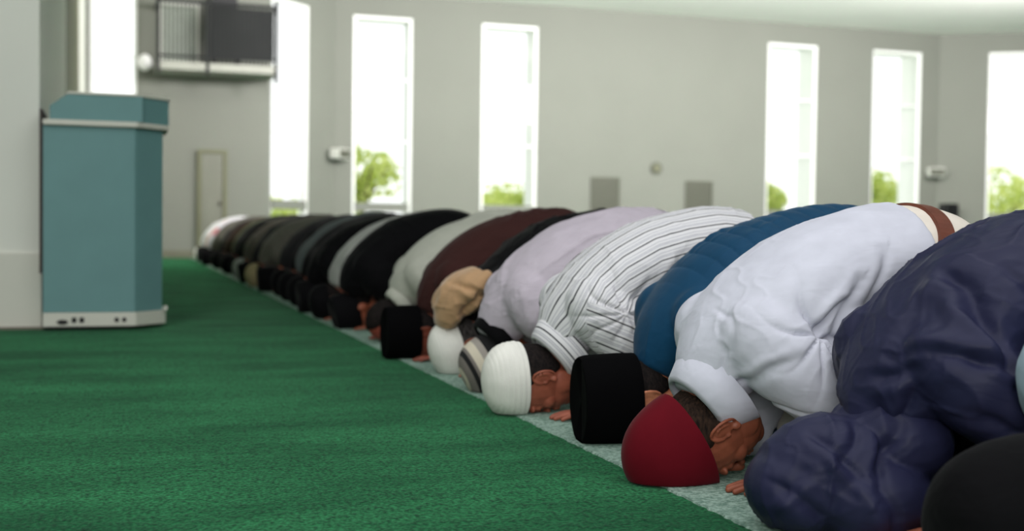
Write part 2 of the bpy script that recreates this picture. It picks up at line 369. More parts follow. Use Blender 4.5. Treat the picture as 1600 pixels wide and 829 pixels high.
# ------------------------------------------------------------------ lectern
def lectern():
    t = empty('lectern', (0, 6.75, 0)); tag(t, 'teal angular lectern with cream trim standing beside the left column', 'lectern')
    def plan(off, s, xl=-.343, xr=.113):
        return [(xl-off*.0, -off), (xr+off*.41, -off), (xr+s+off, s-off*.41), (xr+s+off, .52), (xl, .52)]
    bm = bmesh.new(); prism(bm, plan(0, .145), .095, 1.068, .003); obj('cabinet', bm, M_teal, t)
    bm = bmesh.new(); prism(bm, plan(.014, .15), .022, .094, .003); bs = obj('base_board', bm, M_trim, t)
    bm = bmesh.new(); prism(bm, plan(-.05, .12), .004, .021); obj('plinth', bm, M_black, t)  # coloured black for the shadow gap under the base board
    obj('end_clip', boxes((.270, .284, .10, .16, .096, .118)), M_trim, bs)
    bm = bmesh.new(); prism(bm, plan(.022, .155), 1.070, 1.098, .004); obj('trim_band', bm, M_trim, t)
    # top box with a chamfered upper left corner
    bm = bmesh.new()
    P = [(-.31, 1.10), (.150, 1.10), (.150, 1.232), (-.225, 1.232), (-.31, 1.168)]
    a = [bm.verts.new((x, -.008, z)) for x, z in P]; b = [bm.verts.new((x, .52, z)) for x, z in P]; n = len(P)
    bm.faces.new(a); bm.faces.new(b[::-1])
    for i in range(n): bm.faces.new((a[i], a[(i+1) % n], b[(i+1) % n], b[i]))
    prism(bm, [(.118, -.008), (.29, .162), (.29, .52), (.118, .52)], 1.10, 1.232)
    obj('top_box', bm, M_teal, t)
    bm = bmesh.new()
    prism(bm, [(-.225, -.014), (.122, -.014), (.298, .160), (.298, .52), (-.225, .52)], 1.2325, 1.245, .002)
    tp = obj('desk_top', bm, M_trim, t)
    obj('side_strip', boxes((-.360, -.345, .0, .5, .30, 1.15)), M_dark, t)  # thin dark strip between lectern and column
    # sockets on the base board
    bm = bmesh.new(); cyl(bm, (-.247, -.0142, .046), (0, -1, 0), .013, .003, 24)
    bmesh.ops.scale(bm, vec=(2.2, 1, 1), verts=bm.verts, space=Matrix.Translation((.247, 0, 0))); obj('cable_port', bm, M_black, bs)
    for x in (-.190, -.152): obj('socket', boxes((x-.012, x+.012, -.018, -.0142, .042, .070), bev=.002), M_black, bs)
    for x in (.022, .060):
        bm = bmesh.new(); cyl(bm, (x, -.0142, .056), (0, -1, 0), .012, .004, 20); obj('socket', bm, M_black, bs)
lectern()

# ------------------------------------------------------------------ trees outside the windows
lawn = obj('lawn', boxes((-30, 70, 33, 120, -.3, -.1)), M_grass, kind='structure')
obj('terrace', boxes((-30, 70, 23.5, 32.9, -.3, -.1)), paint('pale_paving', (225, 224, 216), .8, .04, 2), kind='structure')
def tree(x, y, h, r, seed, label):
    rnd = random.Random(seed)
    t = empty('tree', (x, y, -.1)); tag(t, label, 'tree', 'spring green trees beyond the windows')
    bm = bmesh.new(); cyl(bm, (0, 0, 0), (0, 0, 1), .12, h*.6, 10, .06)
    for k in range(4):
        a = rnd.uniform(0, 6.28); cyl(bm, (0, 0, h*.35), (math.cos(a), math.sin(a), 1.1), .05, h*.4, 8, .02)
    obj('trunk', bm, M_bark, t)
    bm = bmesh.new()
    cl = [(rnd.uniform(-.6, .6)*r, rnd.uniform(-.5, .5)*r, h*rnd.uniform(.35, .82), r*rnd.uniform(.35, .55)) for _ in range(9)]
    for _ in range(1500):
        c = rnd.choice(cl); v = Vector((rnd.gauss(0, 1), rnd.gauss(0, 1), rnd.gauss(0, 1))).normalized()
        p = Vector(c[:3])+v*c[3]*rnd.uniform(.6, 1); s = rnd.uniform(.06, .12)
        q = Vector((rnd.gauss(0, 1), rnd.gauss(0, 1), rnd.gauss(0, 1))).normalized(); u = v.cross(q).normalized()*s; w_ = (v+q*.6).cross(u).normalized()*s*.6
        bm.faces.new([bm.verts.new(p+k) for k in (u, w_, -u, -w_)])
    obj('foliage', bm, M_leaf, t)
for a in ((5.7, 29, 3.1, 1.1, 1, 'taller spring green tree seen in the first wide window right of the corner'),
          (9.7, 30, 1.75, 1.3, 2, 'low round green tree seen in the second window of the window wall'),
          (16.6, 29, 2.1, .8, 3, 'green tree seen low in the third window, left of the far pair'),
          (19.9, 29, 2.6, .9, 4, 'green tree seen low in the window next to the right hand corner'),
          (24.8, 29.5, 2.4, 1.5, 5, 'bushy green tree seen in the window right of the right hand corner'),
          (29.4, 31.5, 2.6, 1.5, 6, 'second bushy green tree seen at the right edge behind the navy jacket'),
          (3.7, 30, 1.3, 1.2, 7, 'low green tree behind the tall window beside the balcony')):
    tree(*a)
#PEOPLE
# ------------------------------------------------------------------ people bowed down in a row
def hsh(ix, iy, iz, s):
    n = (ix*374761393+iy*668265263+iz*2147483647+s*974634777) & 0xffffffff
    n = ((n ^ (n >> 13))*1274126177) & 0xffffffff
    return ((n ^ (n >> 16)) & 0xffff)/65535.0
def vnoise(P, s=0):
    P = P+1000.0; i = np.floor(P).astype(np.int64); f = P-i; f = f*f*(3-2*f)
    r = 0
    for dx in (0, 1):
        for dy in (0, 1):
            for dz in (0, 1):
                wt = (f[:, 0] if dx else 1-f[:, 0])*(f[:, 1] if dy else 1-f[:, 1])*(f[:, 2] if dz else 1-f[:, 2])
                r = r+wt*hsh(i[:, 0]+dx, i[:, 1]+dy, i[:, 2]+dz, s)
    return r*2-1
def ridged(P, s=0): return 1-2*np.abs(vnoise(P, s))
def sstep(a, b, x): t = np.clip((x-a)/(b-a), 0, 1); return t*t*(3-2*t)
def spline(P, k=4):
    P = np.array(P, float); n = len(P); out = []
    for i in range(n-1):
        p0, p1, p2, p3 = P[max(i-1, 0)], P[i], P[i+1], P[min(i+2, n-1)]
        for j in range(k):
            t = j/k; out.append(.5*((2*p1)+(-p0+p2)*t+(2*p0-5*p1+4*p2-p3)*t*t+(-p0+3*p1-3*p2+p3)*t**3))
    out.append(P[-1]); return np.array(out)
def loft(bm, secs, lat=None, n=20, round_ends=True, k=4):
    """secs: (x,y,z,a,b): b = half size along 'lat', a = across it"""
    S = spline(secs, k) if k > 1 else np.array(secs, float); C_ = S[:, :3]; T = np.gradient(C_, axis=0)
    rings = []; st = [Vector(lat) if lat is not None else (Vector((0, 0, 1)) if abs(Vector(T[0]).normalized().z) < .8 else Vector((1, 0, 0)))]
    def ring(c, t, a, b):
        t = Vector(t).normalized(); l = st[0]
        l = (l-t*l.dot(t)).normalized(); u = t.cross(l)
        if lat is None: st[0] = l
        return [bm.verts.new(Vector(c)+l*b*math.cos(2*math.pi*i/n)+u*a*math.sin(2*math.pi*i/n)) for i in range(n)]
    if round_ends and round_ends != 'tail':
        t = Vector(T[0]).normalized()
        for q in (.97, .8, .5): rings.append(ring(Vector(C_[0])-t*S[0, 3]*q, T[0], S[0, 3]*math.sqrt(1-q*q), S[0, 4]*math.sqrt(1-q*q)))
    for i in range(len(S)): rings.append(ring(C_[i], T[i], max(.001, S[i, 3]), max(.001, S[i, 4])))
    if round_ends:
        t = Vector(T[-1]).normalized()
        for q in (.5, .8, .97): rings.append(ring(Vector(C_[-1])+t*S[-1, 3]*q, T[-1], S[-1, 3]*math.sqrt(1-q*q), S[-1, 4]*math.sqrt(1-q*q)))
    for a, b in zip(rings, rings[1:]):
        for i in range(n): bm.faces.new((a[i], a[(i+1) % n], b[(i+1) % n], b[i]))
    bm.faces.new(rings[0][::-1]); bm.faces.new(rings[-1])
def tube(bm, pts, n=14, k=3): loft(bm, [(p[0], p[1], p[2], p[3], p[3]) for p in pts], n=n, k=k)
def ell(bm, c, frame, r, seg=24):
    m = Matrix((frame[0]*r[0], frame[1]*r[1], frame[2]*r[2])).transposed().to_4x4(); m.translation = Vector(c)
    bmesh.ops.create_uvsphere(bm, u_segments=seg, v_segments=seg//2+2, radius=1, matrix=m)
XYZ = (Vector((1, 0, 0)), Vector((0, 1, 0)), Vector((0, 0, 1)))
def solid(name, bm, voxel, smooth, mat, parent, deform=None, post=None):
    """fuse the shapes in bm into one continuous surface"""
    bmesh.ops.recalc_face_normals(bm, faces=bm.faces)
    me = bpy.data.meshes.new(name); bm.to_mesh(me); bm.free()
    o = bpy.data.objects.new('tmp', me); COL.objects.link(o)
    r = o.modifiers.new('r', 'REMESH'); r.mode = 'VOXEL'; r.voxel_size = voxel; r.adaptivity = 0
    if smooth: sm = o.modifiers.new('s', 'SMOOTH'); sm.factor = .6; sm.iterations = smooth
    dg = bpy.context.evaluated_depsgraph_get(); m2 = bpy.data.meshes.new_from_object(o.evaluated_get(dg))
    bpy.data.objects.remove(o); bpy.data.meshes.remove(me); m2.name = name
    n = len(m2.vertices); P = np.empty(n*3, np.float32); m2.vertices.foreach_get('co', P); P = P.reshape(-1, 3).astype(float)
    if deform:
        Nn = np.empty(n*3, np.float32); m2.vertex_normals.foreach_get('vector', Nn); Nn = Nn.reshape(-1, 3).astype(float)
        P = deform(P, Nn)
    P[:, 2] = np.maximum(P[:, 2], .0045)
    m2.vertices.foreach_set('co', P.astype(np.float32).ravel())
    m2.polygons.foreach_set('use_smooth', [True]*len(m2.polygons)); m2.materials.clear()
    if post: post(m2, P)
    m2.update(); return link(name, m2, mat, parent)
def head_frame(phi, C_, turn=0):
    c, s = math.cos(phi), math.sin(phi)
    U = Vector((-c, 0, -s)); F = Vector((s, 0, -c)); S = Vector((0, -1, 0))      # crown, face, near (camera) side
    Rz = Matrix.Rotation(turn, 3, 'Z'); k = 1.07; return (Rz @ F*k, Rz @ S*k, Rz @ U*k), Vector(C_)
def hp(fr, f, s, u): return fr[1]+fr[0][0]*f+fr[0][1]*s+fr[0][2]*u
def add_head(bm, fr, detail):
    ax = fr[0]
    ell(bm, hp(fr, 0, 0, .0), ax, (.096, .077, .102))
    ell(bm, hp(fr, .030, 0, -.055), ax, (.062, .060, .072))
    ell(bm, hp(fr, .052, 0, -.098), ax, (.034, .036, .026))
    for s in (-1, 1):
        ell(bm, hp(fr, .058, s*.040, -.032), ax, (.026, .022, .024))
        ell(bm, hp(fr, .010, s*.052, -.070), ax, (.036, .016, .036))
        ell(bm, hp(fr, .078, s*.030, -.004), ax, (.014, .016, .012))
        ell(bm, hp(fr, .084, s*.028, .014), ax, (.012, .024, .008))
        # ear: outer rim, inner fold, bowl, lobe, tragus
        rim = []
        for k in range(13):
            a = math.radians(-60+k*24)                      # from the front root over the top and round to the lobe
            f = -.012+.019*math.cos(a+math.radians(75)); u = -.010+.033*math.sin(a+math.radians(75)); back = max(0, -math.cos(a+math.radians(75)))
            q = hp(fr, f, s*(.079+.013*back), u); rim.append((q.x, q.y, q.z, .0042))
        if detail:
            tube(bm, rim, 10, 2)
            inner = []
            for k in range(7):
                a = math.radians(70+k*30); q = hp(fr, -.011+.010*math.cos(a), s*(.081+.007*max(0, -math.cos(a))), -.008+.018*math.sin(a)); inner.append((q.x, q.y, q.z, .0030))
            tube(bm, inner, 8, 2)
            ell(bm, hp(fr, -.013, s*.078, -.010), ax, (.016, .007, .029), 16)
            ell(bm, hp(fr, -.004, s*.083, -.040), ax, (.008, .005, .010), 12)
            ell(bm, hp(fr, .004, s*.081, -.014), ax, (.005, .005, .008), 10)
        else: ell(bm, hp(fr, -.013, s*.083, -.010), ax, (.018, .010, .031), 12)
    a = [hp(fr, .092, 0, .004), hp(fr, .104, 0, -.018), hp(fr, .112, 0, -.038)]
    tube(bm, [(*a[0], .007), (*a[1], .009), (*a[2], .012)], 12)
    for s in (-1, 1): ell(bm, hp(fr, .100, s*.011, -.042), ax, (.009, .008, .008), 12)
    ell(bm, hp(fr, .090, 0, -.064), ax, (.010, .022, .005), 14); ell(bm, hp(fr, .088, 0, -.074), ax, (.011, .020, .006), 14)
def add_hand(bm, wx, wy, side, yaw=0, curl=0.):
    """flat hand, fingers pointing to -X; side=+1: thumb towards +Y"""
    c, s = math.cos(yaw), math.sin(yaw)
    def P(x, y, z): return (wx+c*x-s*y, wy+s*x+c*y, z)
    loft(bm, [(*P(0, 0, .034), .019, .027), (*P(-.035, 0, .026), .016, .036), (*P(-.075, 0, .021), .013, .040), (*P(-.095, 0, .017), .010, .038)], lat=(s, c, 0) if False else (-s, c, 0), n=16)
    for k, (y, L, r) in enumerate(((.029, .070, .0088), (.010, .080, .0092), (-.010, .074, .0088), (-.029, .058, .0078))):
        y *= side; sp = y*.18
        tube(bm, [(*P(-.080, y, .019), r), (*P(-.095-L*.3, y+sp*.3, .022-curl*.004), r*.96), (*P(-.095-L*.65, y+sp*.6, .018), r*.88), (*P(-.095-L, y+sp, .0105), r*.78)], 10, 3)
    y = .030*side
    tube(bm, [(*P(-.015, y*.6, .026), .013), (*P(-.045, y+.014*side, .021), .0105), (*P(-.072, y+.022*side, .014), .0092), (*P(-.092, y+.022*side, .011), .0078)], 10, 3)
# torso: (x, z, half thickness, half width)
TOR = [(.084, .186, .070, .078), (.118, .252, .092, .125), (.165, .330, .102, .176), (.240, .396, .114, .200), (.350, .458, .126, .200),
       (.475, .496, .130, .188), (.590, .516, .134, .182), (.685, .500, .142, .186), (.740, .452, .132, .172), (.758, .400, .10, .14)]
def tor(i0, i1, k=1., dx=0, hs=1., ext=0):
    out = []
    for (x, z, a, b) in TOR[i0:i1]: out.append((x+dx, 0, z*hs, (a*k+ext), (b*k+ext)))
    return out
def wrinkles(amp, seed, axis=(1.0, .55, .35), scale=9, rad=None, fine=.3, lines=None):
    """long soft folds plus finer creases; rad = list of (x,y,z,radius,count,amp) star-shaped puckers"""
    ca, sa = math.cos(.55), math.sin(.55)
    def f(P, N):
        wv_ = np.stack([vnoise(P*3, seed+9), vnoise(P*3+7, seed+10), vnoise(P*3+13, seed+11)], 1)*.16; Q = P+wv_
        def crease(ang, yl, fa, fl, s_):
            c_, s2 = math.cos(ang), math.sin(ang); X = Q[:, 0]*c_+Q[:, 2]*s2; Z = -Q[:, 0]*s2+Q[:, 2]*c_
            r_ = np.maximum(0, ridged(np.stack([X*fl, (Q[:, 1]+yl*X)*fa*.8, Z*fa], 1), s_)); return r_**3
        k_ = scale/9
        z1 = sstep(-.2, .4, vnoise(P*3.1, seed+3)); z2 = sstep(-.1, .5, vnoise(P*3.7, seed+4)); z3 = sstep(0, .5, vnoise(P*4.3, seed+6))
        d = amp*(.55*vnoise(P*5.5, seed+2)+.85*z1*crease(.75, .3, 9*k_, 1.8*k_, seed)+.75*z2*crease(1.35, -.2, 12*k_, 2.4*k_, seed+1)+fine*1.6*z3*crease(-.3, 0, 17*k_, 4*k_, seed+7)+fine*.9*z1*crease(1.0, .5, 26*k_, 5*k_, seed+12)+fine*.9*z2*crease(.3, -.4, 30*k_, 7*k_, seed+13))
        return P+N*(d+stars(P, rad, seed)+creases(P, lines))[:, None]
    def creases(P, lines):
        d = np.zeros(len(P))
        for (x0, z0, x1, z1, w_, a) in (lines or []):
            e = np.array((x1-x0, z1-z0)); q = P[:, [0, 2]]-np.array((x0, z0)); q = q+.012*np.stack([vnoise(P*14, 3), vnoise(P*14, 4)], 1)
            t = np.clip(q@e/(e@e), 0, 1); r = q-t[:, None]*e; side = np.sign(r[:, 0]*e[1]-r[:, 1]*e[0]); r = np.sqrt((r**2).sum(1))
            taper = 1-.55*np.abs(2*t-1)**2; nw = sstep(.02, .08, -P[:, 1])
            d = d+nw*taper*a*(-np.exp(-(r/w_)**2)+.55*np.exp(-((r-2.2*w_)/(1.3*w_))**2)*(side > 0))
        return d
    def stars(P, rad, seed):
        d = np.zeros(len(P))
        for (x, y, z, R, cnt, a) in (rad or []):
            v = P-np.array((x, y, z)); r = np.sqrt((v**2).sum(1))+1e-6
            th_ = np.arctan2(v[:, 2], v[:, 0])+.5*vnoise(P*8, seed+5)
            sp_ = np.abs(np.sin(th_*cnt/2)); m = np.exp(-(r/R)**2)*sstep(.0, .04, r)
            d = d+a*m*(.5-1.8*(1-sp_)**3)-a*1.5*np.exp(-(r/.022)**2)
        return d
    def unused(P, N):
        Q = P.copy(); wv = np.stack([vnoise(P*5, seed+9), vnoise(P*5+7, seed+10), vnoise(P*5+13, seed+11)], 1)*.10
        Q = Q+wv; X = Q[:, 0]*ca+Q[:, 2]*sa; Z = -Q[:, 0]*sa+Q[:, 2]*ca
        A_ = np.stack([X*scale*.30, Q[:, 1]*scale, Z*scale], 1)
        B_ = np.stack([Q[:, 0]*scale*1.3, Q[:, 1]*scale*1.6, (Q[:, 2]+Q[:, 0]*.6)*scale*.8], 1)
        zone = sstep(-.25, .45, vnoise(P*4.5, seed+3))
        r1 = ridged(A_, seed); r2 = ridged(B_, seed+1)
        d = amp*(.7*r1*np.abs(r1)+fine*2.2*np.maximum(0, r2-.45)*zone+.35*vnoise(P*11, seed+2))
        for (x, y, z, R, cnt, a) in (rad or []):
            v = P-np.array((x, y, z)); r = np.sqrt((v**2).sum(1))+1e-6
            th_ = np.arctan2(v[:, 2], v[:, 0])+.35*vnoise(P*8, seed+5)
            sp_ = np.abs(np.sin(th_*cnt/2)); m = np.exp(-(r/R)**2)*sstep(.0, .05, r)
            d = d+a*m*(1-2.2*(1-sp_)**2)-a*1.6*np.exp(-(r/.025)**2)
        return P+N*d[:, None]
    return f
def sleeve_path(s, o):
    dx, sw = o['dx'], o['sw']
    return [(.175+dx, s*.135*sw, .335), (.215+dx, s*.175*sw, .285), (.285+dx, s*.205*sw, .225), (.350+dx, s*.220*sw, .155), (.285+dx*.5, s*.218*sw, .100), (.215+o['hx']*.7, s*.21*sw, .068), (.140+o['hx'], s*o['hy'], .046)]
def person(X, Y, label, o):
    D = dict(phi=.25, dx=0, sw=.86, hx=.02, hy=.185, hs=1., turn=0, yaw=0, vox=.005, bvox=.005, skin=(150, 92, 64), cap='skull', capmat=None, capk=1., hair=((14, 12, 12), (34, 28, 26)),
             top=None, amp=.010, seed=1, end=9, collar=None, hood=False, legs='black', belt=None, rad=None, stripe=False, quilt=False, scale=9, fine=.3, ext=0, cap_tilt=0, hemk=1.0, seg=True, capu=.0, hz=.0)
    D.update(o); o = D; dx = o['dx']; lo = o['vox'] > .008
    root = empty('person', (X, Y, .0), o['yaw']); tag(root, label, 'person', 'people bowed down in the prayer row' if not o.get('solo') else None)
    fr = head_frame(o['phi'], (.028, 0, .109+o['hz']), o['turn'])
    # ---- body
    bm = bmesh.new(); add_head(bm, fr, not lo)
    n0 = hp(fr, -.030, 0, -.045)
    loft(bm, [(n0.x, 0, n0.z, .055, .056), ((n0.x+.105+dx)/2, 0, (n0.z+.21)/2, .054, .056), (.105+dx, 0, .215, .060, .066)], lat=(0, 1, 0), n=18)
    loft(bm, [(x, y, z, a*.72, b*.74) for (x, y, z, a, b) in tor(0, 10, 1, dx)], lat=(0, 1, 0), n=24)
    for s in (-1, 1):
        sp_ = sleeve_path(s, o); rr = [.055, .05, .045, .04, .037, .031, .026]
        tube(bm, [(*p, r) for p, r in zip(sp_, rr)], 14)
        w_ = sp_[-1]; tube(bm, [(*w_, .025), (w_[0]-.03, w_[1], .034, .024)], 12)
        add_hand(bm, w_[0]-.02, w_[1], -s, yaw=s*.10)
        tube(bm, [(.67+dx, s*.085, .40, .075), (.55+dx, s*.10, .22, .062), (.43+dx, s*.11, .075, .052)], 14)
        tube(bm, [(.43+dx, s*.11, .058, .046), (.60+dx, s*.10, .055, .045), (.77+dx, s*.09, .055, .034)], 14)
        loft(bm, [(.77+dx, s*.09, .055, .034, .034), (.83+dx, s*.09, .060, .034, .040), (.862+dx, s*.09, .045, .030, .044), (.875+dx, s*.09, .018, .014, .044)], lat=(0, 1, 0), n=16)
    solid('body', bm, o['bvox'], 2, skin_mat('skin_%d_%d_%d' % o['skin'], o['skin']), root)
    # ---- hair (a cap of hair that sinks under the skin outside the hairline)
    if o['hair'] and not o['hood']:
        bm = bmesh.new(); seg = 24 if lo else 72
        bmesh.ops.create_uvsphere(bm, u_segments=seg, v_segments=seg//2, radius=1)
        P = np.array([v.co[:] for v in bm.verts]); f, s_, u = P[:, 0], P[:, 1], P[:, 2]
        m = sstep(-.10, .06, -f*.9+u*.35-.02)*sstep(-.80, -.66, u)
        sb = sstep(.06, .0, np.abs(f-.13))*sstep(-.32, -.22, u)*sstep(.6, .75, np.abs(s_)); m = np.maximum(m, sb*.8)
        nz = vnoise(P*22, o['seed'])*.012+vnoise(P*9, o['seed'])*.012
        k = .90+.155*m+nz*m
        for v, kk in zip(bm.verts, k):
            v.co = hp(fr, v.co.x*.096*kk, v.co.y*.077*kk, v.co.z*.102*kk)
        obj('hair', bm, hair_mat('hair_%d' % o['hair'][0][0], *o['hair']), root, smooth=True)
    # ---- head covering
    if o['cap']: headwear(root, fr, o, lo)
    # ---- trousers
    bm = bmesh.new(); e0 = o['end']; lm = cloth('legs_'+o['legs'] if isinstance(o['legs'], str) else 'trousers_%d_%d_%d' % o['legs'], {'black': (20, 20, 24)}.get(o['legs'], o['legs']) if isinstance(o['legs'], str) else o['legs'], spec=.15)
    i0 = 6 if o['belt'] else 5
    loft(bm, [(x, y, z, a*.945, b*.945) for (x, y, z, a, b) in tor(i0, 10, 1, dx)], lat=(0, 1, 0), n=30)
    for s in (-1, 1):
        tube(bm, [(.670+dx, s*.085, .405, .112), (.57+dx, s*.10, .24, .094), (.435+dx, s*.112, .085, .076)], 18)
        tube(bm, [(.435+dx, s*.112, .070, .064), (.60+dx, s*.10, .066, .062), (.755+dx, s*.09, .060, .048)], 16)
    solid('trousers', bm, max(.006, o['vox']), 5, lm, root, wrinkles(o['amp']*(.4 if o['belt'] else .8), o['seed']+40, scale=8) if not lo else None)
    if o['belt']:
        a, b = np.array(TOR[6]), np.array(TOR[7]); secs = []
        bm = bmesh.new()
        # leather band around the waist: two rings with thickness
        def sec(t): q = a*(1-t)+b*t; return q
        rings = []
        for (t, e) in ((o['belt'][0], -.006), (o['belt'][0], .007), (o['belt'][1], .007), (o['belt'][1], -.006)):
            q = sec(t); T_ = Vector((b[0]-a[0], 0, b[1]-a[1]-.012)).normalized(); u = T_.cross(Vector((0, 1, 0)))
            rings.append([bm.verts.new(Vector((q[0]+dx, 0, q[1]))+Vector((0, 1, 0))*(q[3]*.97+e)*math.cos(i*math.pi/32)+u*(q[2]*.97+e)*math.sin(i*math.pi/32)) for i in range(64)])
        for r0, r1 in zip(rings, rings[1:]+rings[:1]):
            for i in range(64): bm.faces.new((r0[i], r0[(i+1) % 64], r1[(i+1) % 64], r1[i]))
        obj('belt', bm, paint('belt_leather', o['belt'][2], .5, .1, 30, spec=.5), root, smooth=False)
    # ---- top garment
    bm = bmesh.new(); secs = tor(0, e0, 1, dx, ext=o['ext'])
    x, y, z, a, b = secs[0]; secs[0] = (x, y, z, a*.9, b*.9)
    if e0 < 10:
        x, y, z, a, b = secs[-1]; secs[-1] = (x, y, z, a*o['hemk'], b*o['hemk'])
    loft(bm, secs, lat=(0, 1, 0), n=36, round_ends=('tail' if e0 >= 10 else False))
    for s in (-1, 1):
        sp_ = sleeve_path(s, o); rr = [.100, .096, .086, .074, .062, .052, .044]
        tube(bm, [(*p, r+o['ext']*.6) for p, r in zip(sp_, rr)], 20)
    if o['seg']:     # cloth hanging under the chest and at the sides
        loft(bm, [(.24+dx, 0, .34, .10, .19), (.36+dx, 0, .38, .12, .19), ((.50 if e0 > 8 else .40)+dx, 0, .42, .12, .175)], lat=(0, 1, 0), n=24)
    if o['quilt']:
        base = wrinkles(o['amp'], o['seed'], scale=o['scale'])
        def dfm(P, N):
            # baffles run round the torso: distance along the spine
            sx = P[:, 0]*.93+P[:, 2]*.35
            sc = np.abs(np.sin(sx*math.pi/.052)); mz = .06+.94*sstep(.40, .52, P[:, 2])*sstep(.21, .15, np.abs(P[:, 1]))
            return base(P, N)+N*((sc**.5-.6)*.0065*mz)[:, None]
    elif lo: dfm = wrinkles(.010, o['seed'], scale=7)
    else: dfm = wrinkles(o['amp'], o['seed'], scale=o['scale'], rad=o['rad'], fine=o['fine'], lines=o.get('lines'))
    post = None
    if o['stripe']:
        def post(me, P):
            x, y, z = P[:, 0]-dx, P[:, 1], P[:, 2]
            zc = np.interp(x, [t[0] for t in TOR], [t[1] for t in TOR])
            st = np.arctan2(y/.195, np.maximum(z-zc+.02, -.2)/.13)*.165+.02*(x-.3)
            # sleeves: stripes run along the arm
            k = np.array([.15, 0, -.085]); arm = (np.abs(y) > .195-.0*x)&(x < .42)&(z < .345-.25*(x-.15))
            st_arm = z*1.0+.42*x
            st = np.where(arm, st_arm, st)
            t = (x*.75+z*.66)-(.10*.75+.205*.66)        # distance back from the collar
            at = me.attributes.new('stripe', 'FLOAT', 'POINT'); at.data.foreach_set('value', st.astype(np.float32))
    nm = o.get('top_name', 'shirt')
    shirt = solid(nm, bm, o['vox'], 10 if lo else int(16*(.005/o['vox'])**2)+5, o['top'], root, dfm, post)
    # ---- collar
    if o['collar'] and not o['hood']:
        cm, flare, wid = o['collar']; bm = bmesh.new(); ax = Vector((-.75, 0, -.66)); e1 = Vector((-.66, 0, .75)); e2 = Vector((0, 1, 0)); N0 = Vector((.090+dx, 0, .192))
        prof = [(-.012, .070), (.026, .072), (.033, .078), (.024, .088), (-wid, .088+flare), (-wid-.003, .081+flare), (.006, .082), (.018, .077)]; lay = bm.verts.layers.float.new('stripe')
        n = 18 if lo else 56; rings = []
        for i in range(n):
            a = 2*math.pi*i/n; wob = 1+.02*math.sin(3*a+o['seed'])
            tip = max(0, -math.cos(a))**6           # longer towards the throat
            rings.append([bm.verts.new(N0+ax*(t+(tip*-.02 if t < 0 and r > .08 else 0))+e1*r*wob*math.cos(a)+e2*r*1.12*wob*math.sin(a)) for t, r in prof])
            for v, (t, r) in zip(rings[-1], prof): v[lay] = t+.046
        for i in range(n):
            r0, r1 = rings[i], rings[(i+1) % n]
            for j in range(len(prof)): bm.faces.new((r0[j], r0[(j+1) % len(prof)], r1[(j+1) % len(prof)], r1[j]))
        obj('collar', bm, cm, root, smooth=True)
    if o['hood']:
        hd = bmesh.new()
        ell(hd, (.020, 0, .110), XYZ, (.145, .128, .112), 32); ell(hd, (.12+dx, 0, .17), XYZ, (.115, .135, .095), 32); ell(hd, (-.050, 0, .085), XYZ, (.100, .108, .085), 24); ell(hd, (.07, -.08, .07), XYZ, (.12, .09, .08), 24)
        solid('hood', hd, o['vox'], 8, o['top'], root, wrinkles(.007, o['seed']+20, scale=8, lines=[(-.11, .24, -.05, .19, .010, .010), (-.05, .19, .01, .13, .011, .012), (.05, .23, -.03, .16, .009, .009), (-.13, .11, -.03, .03, .012, .010), (-.20, .17, -.13, .11, .010, .009), (.11, .22, .03, .11, .012, .014), (.03, .11, .06, .03, .012, .012), (-.16, .07, -.09, .14, .008, .007)]))
    return root
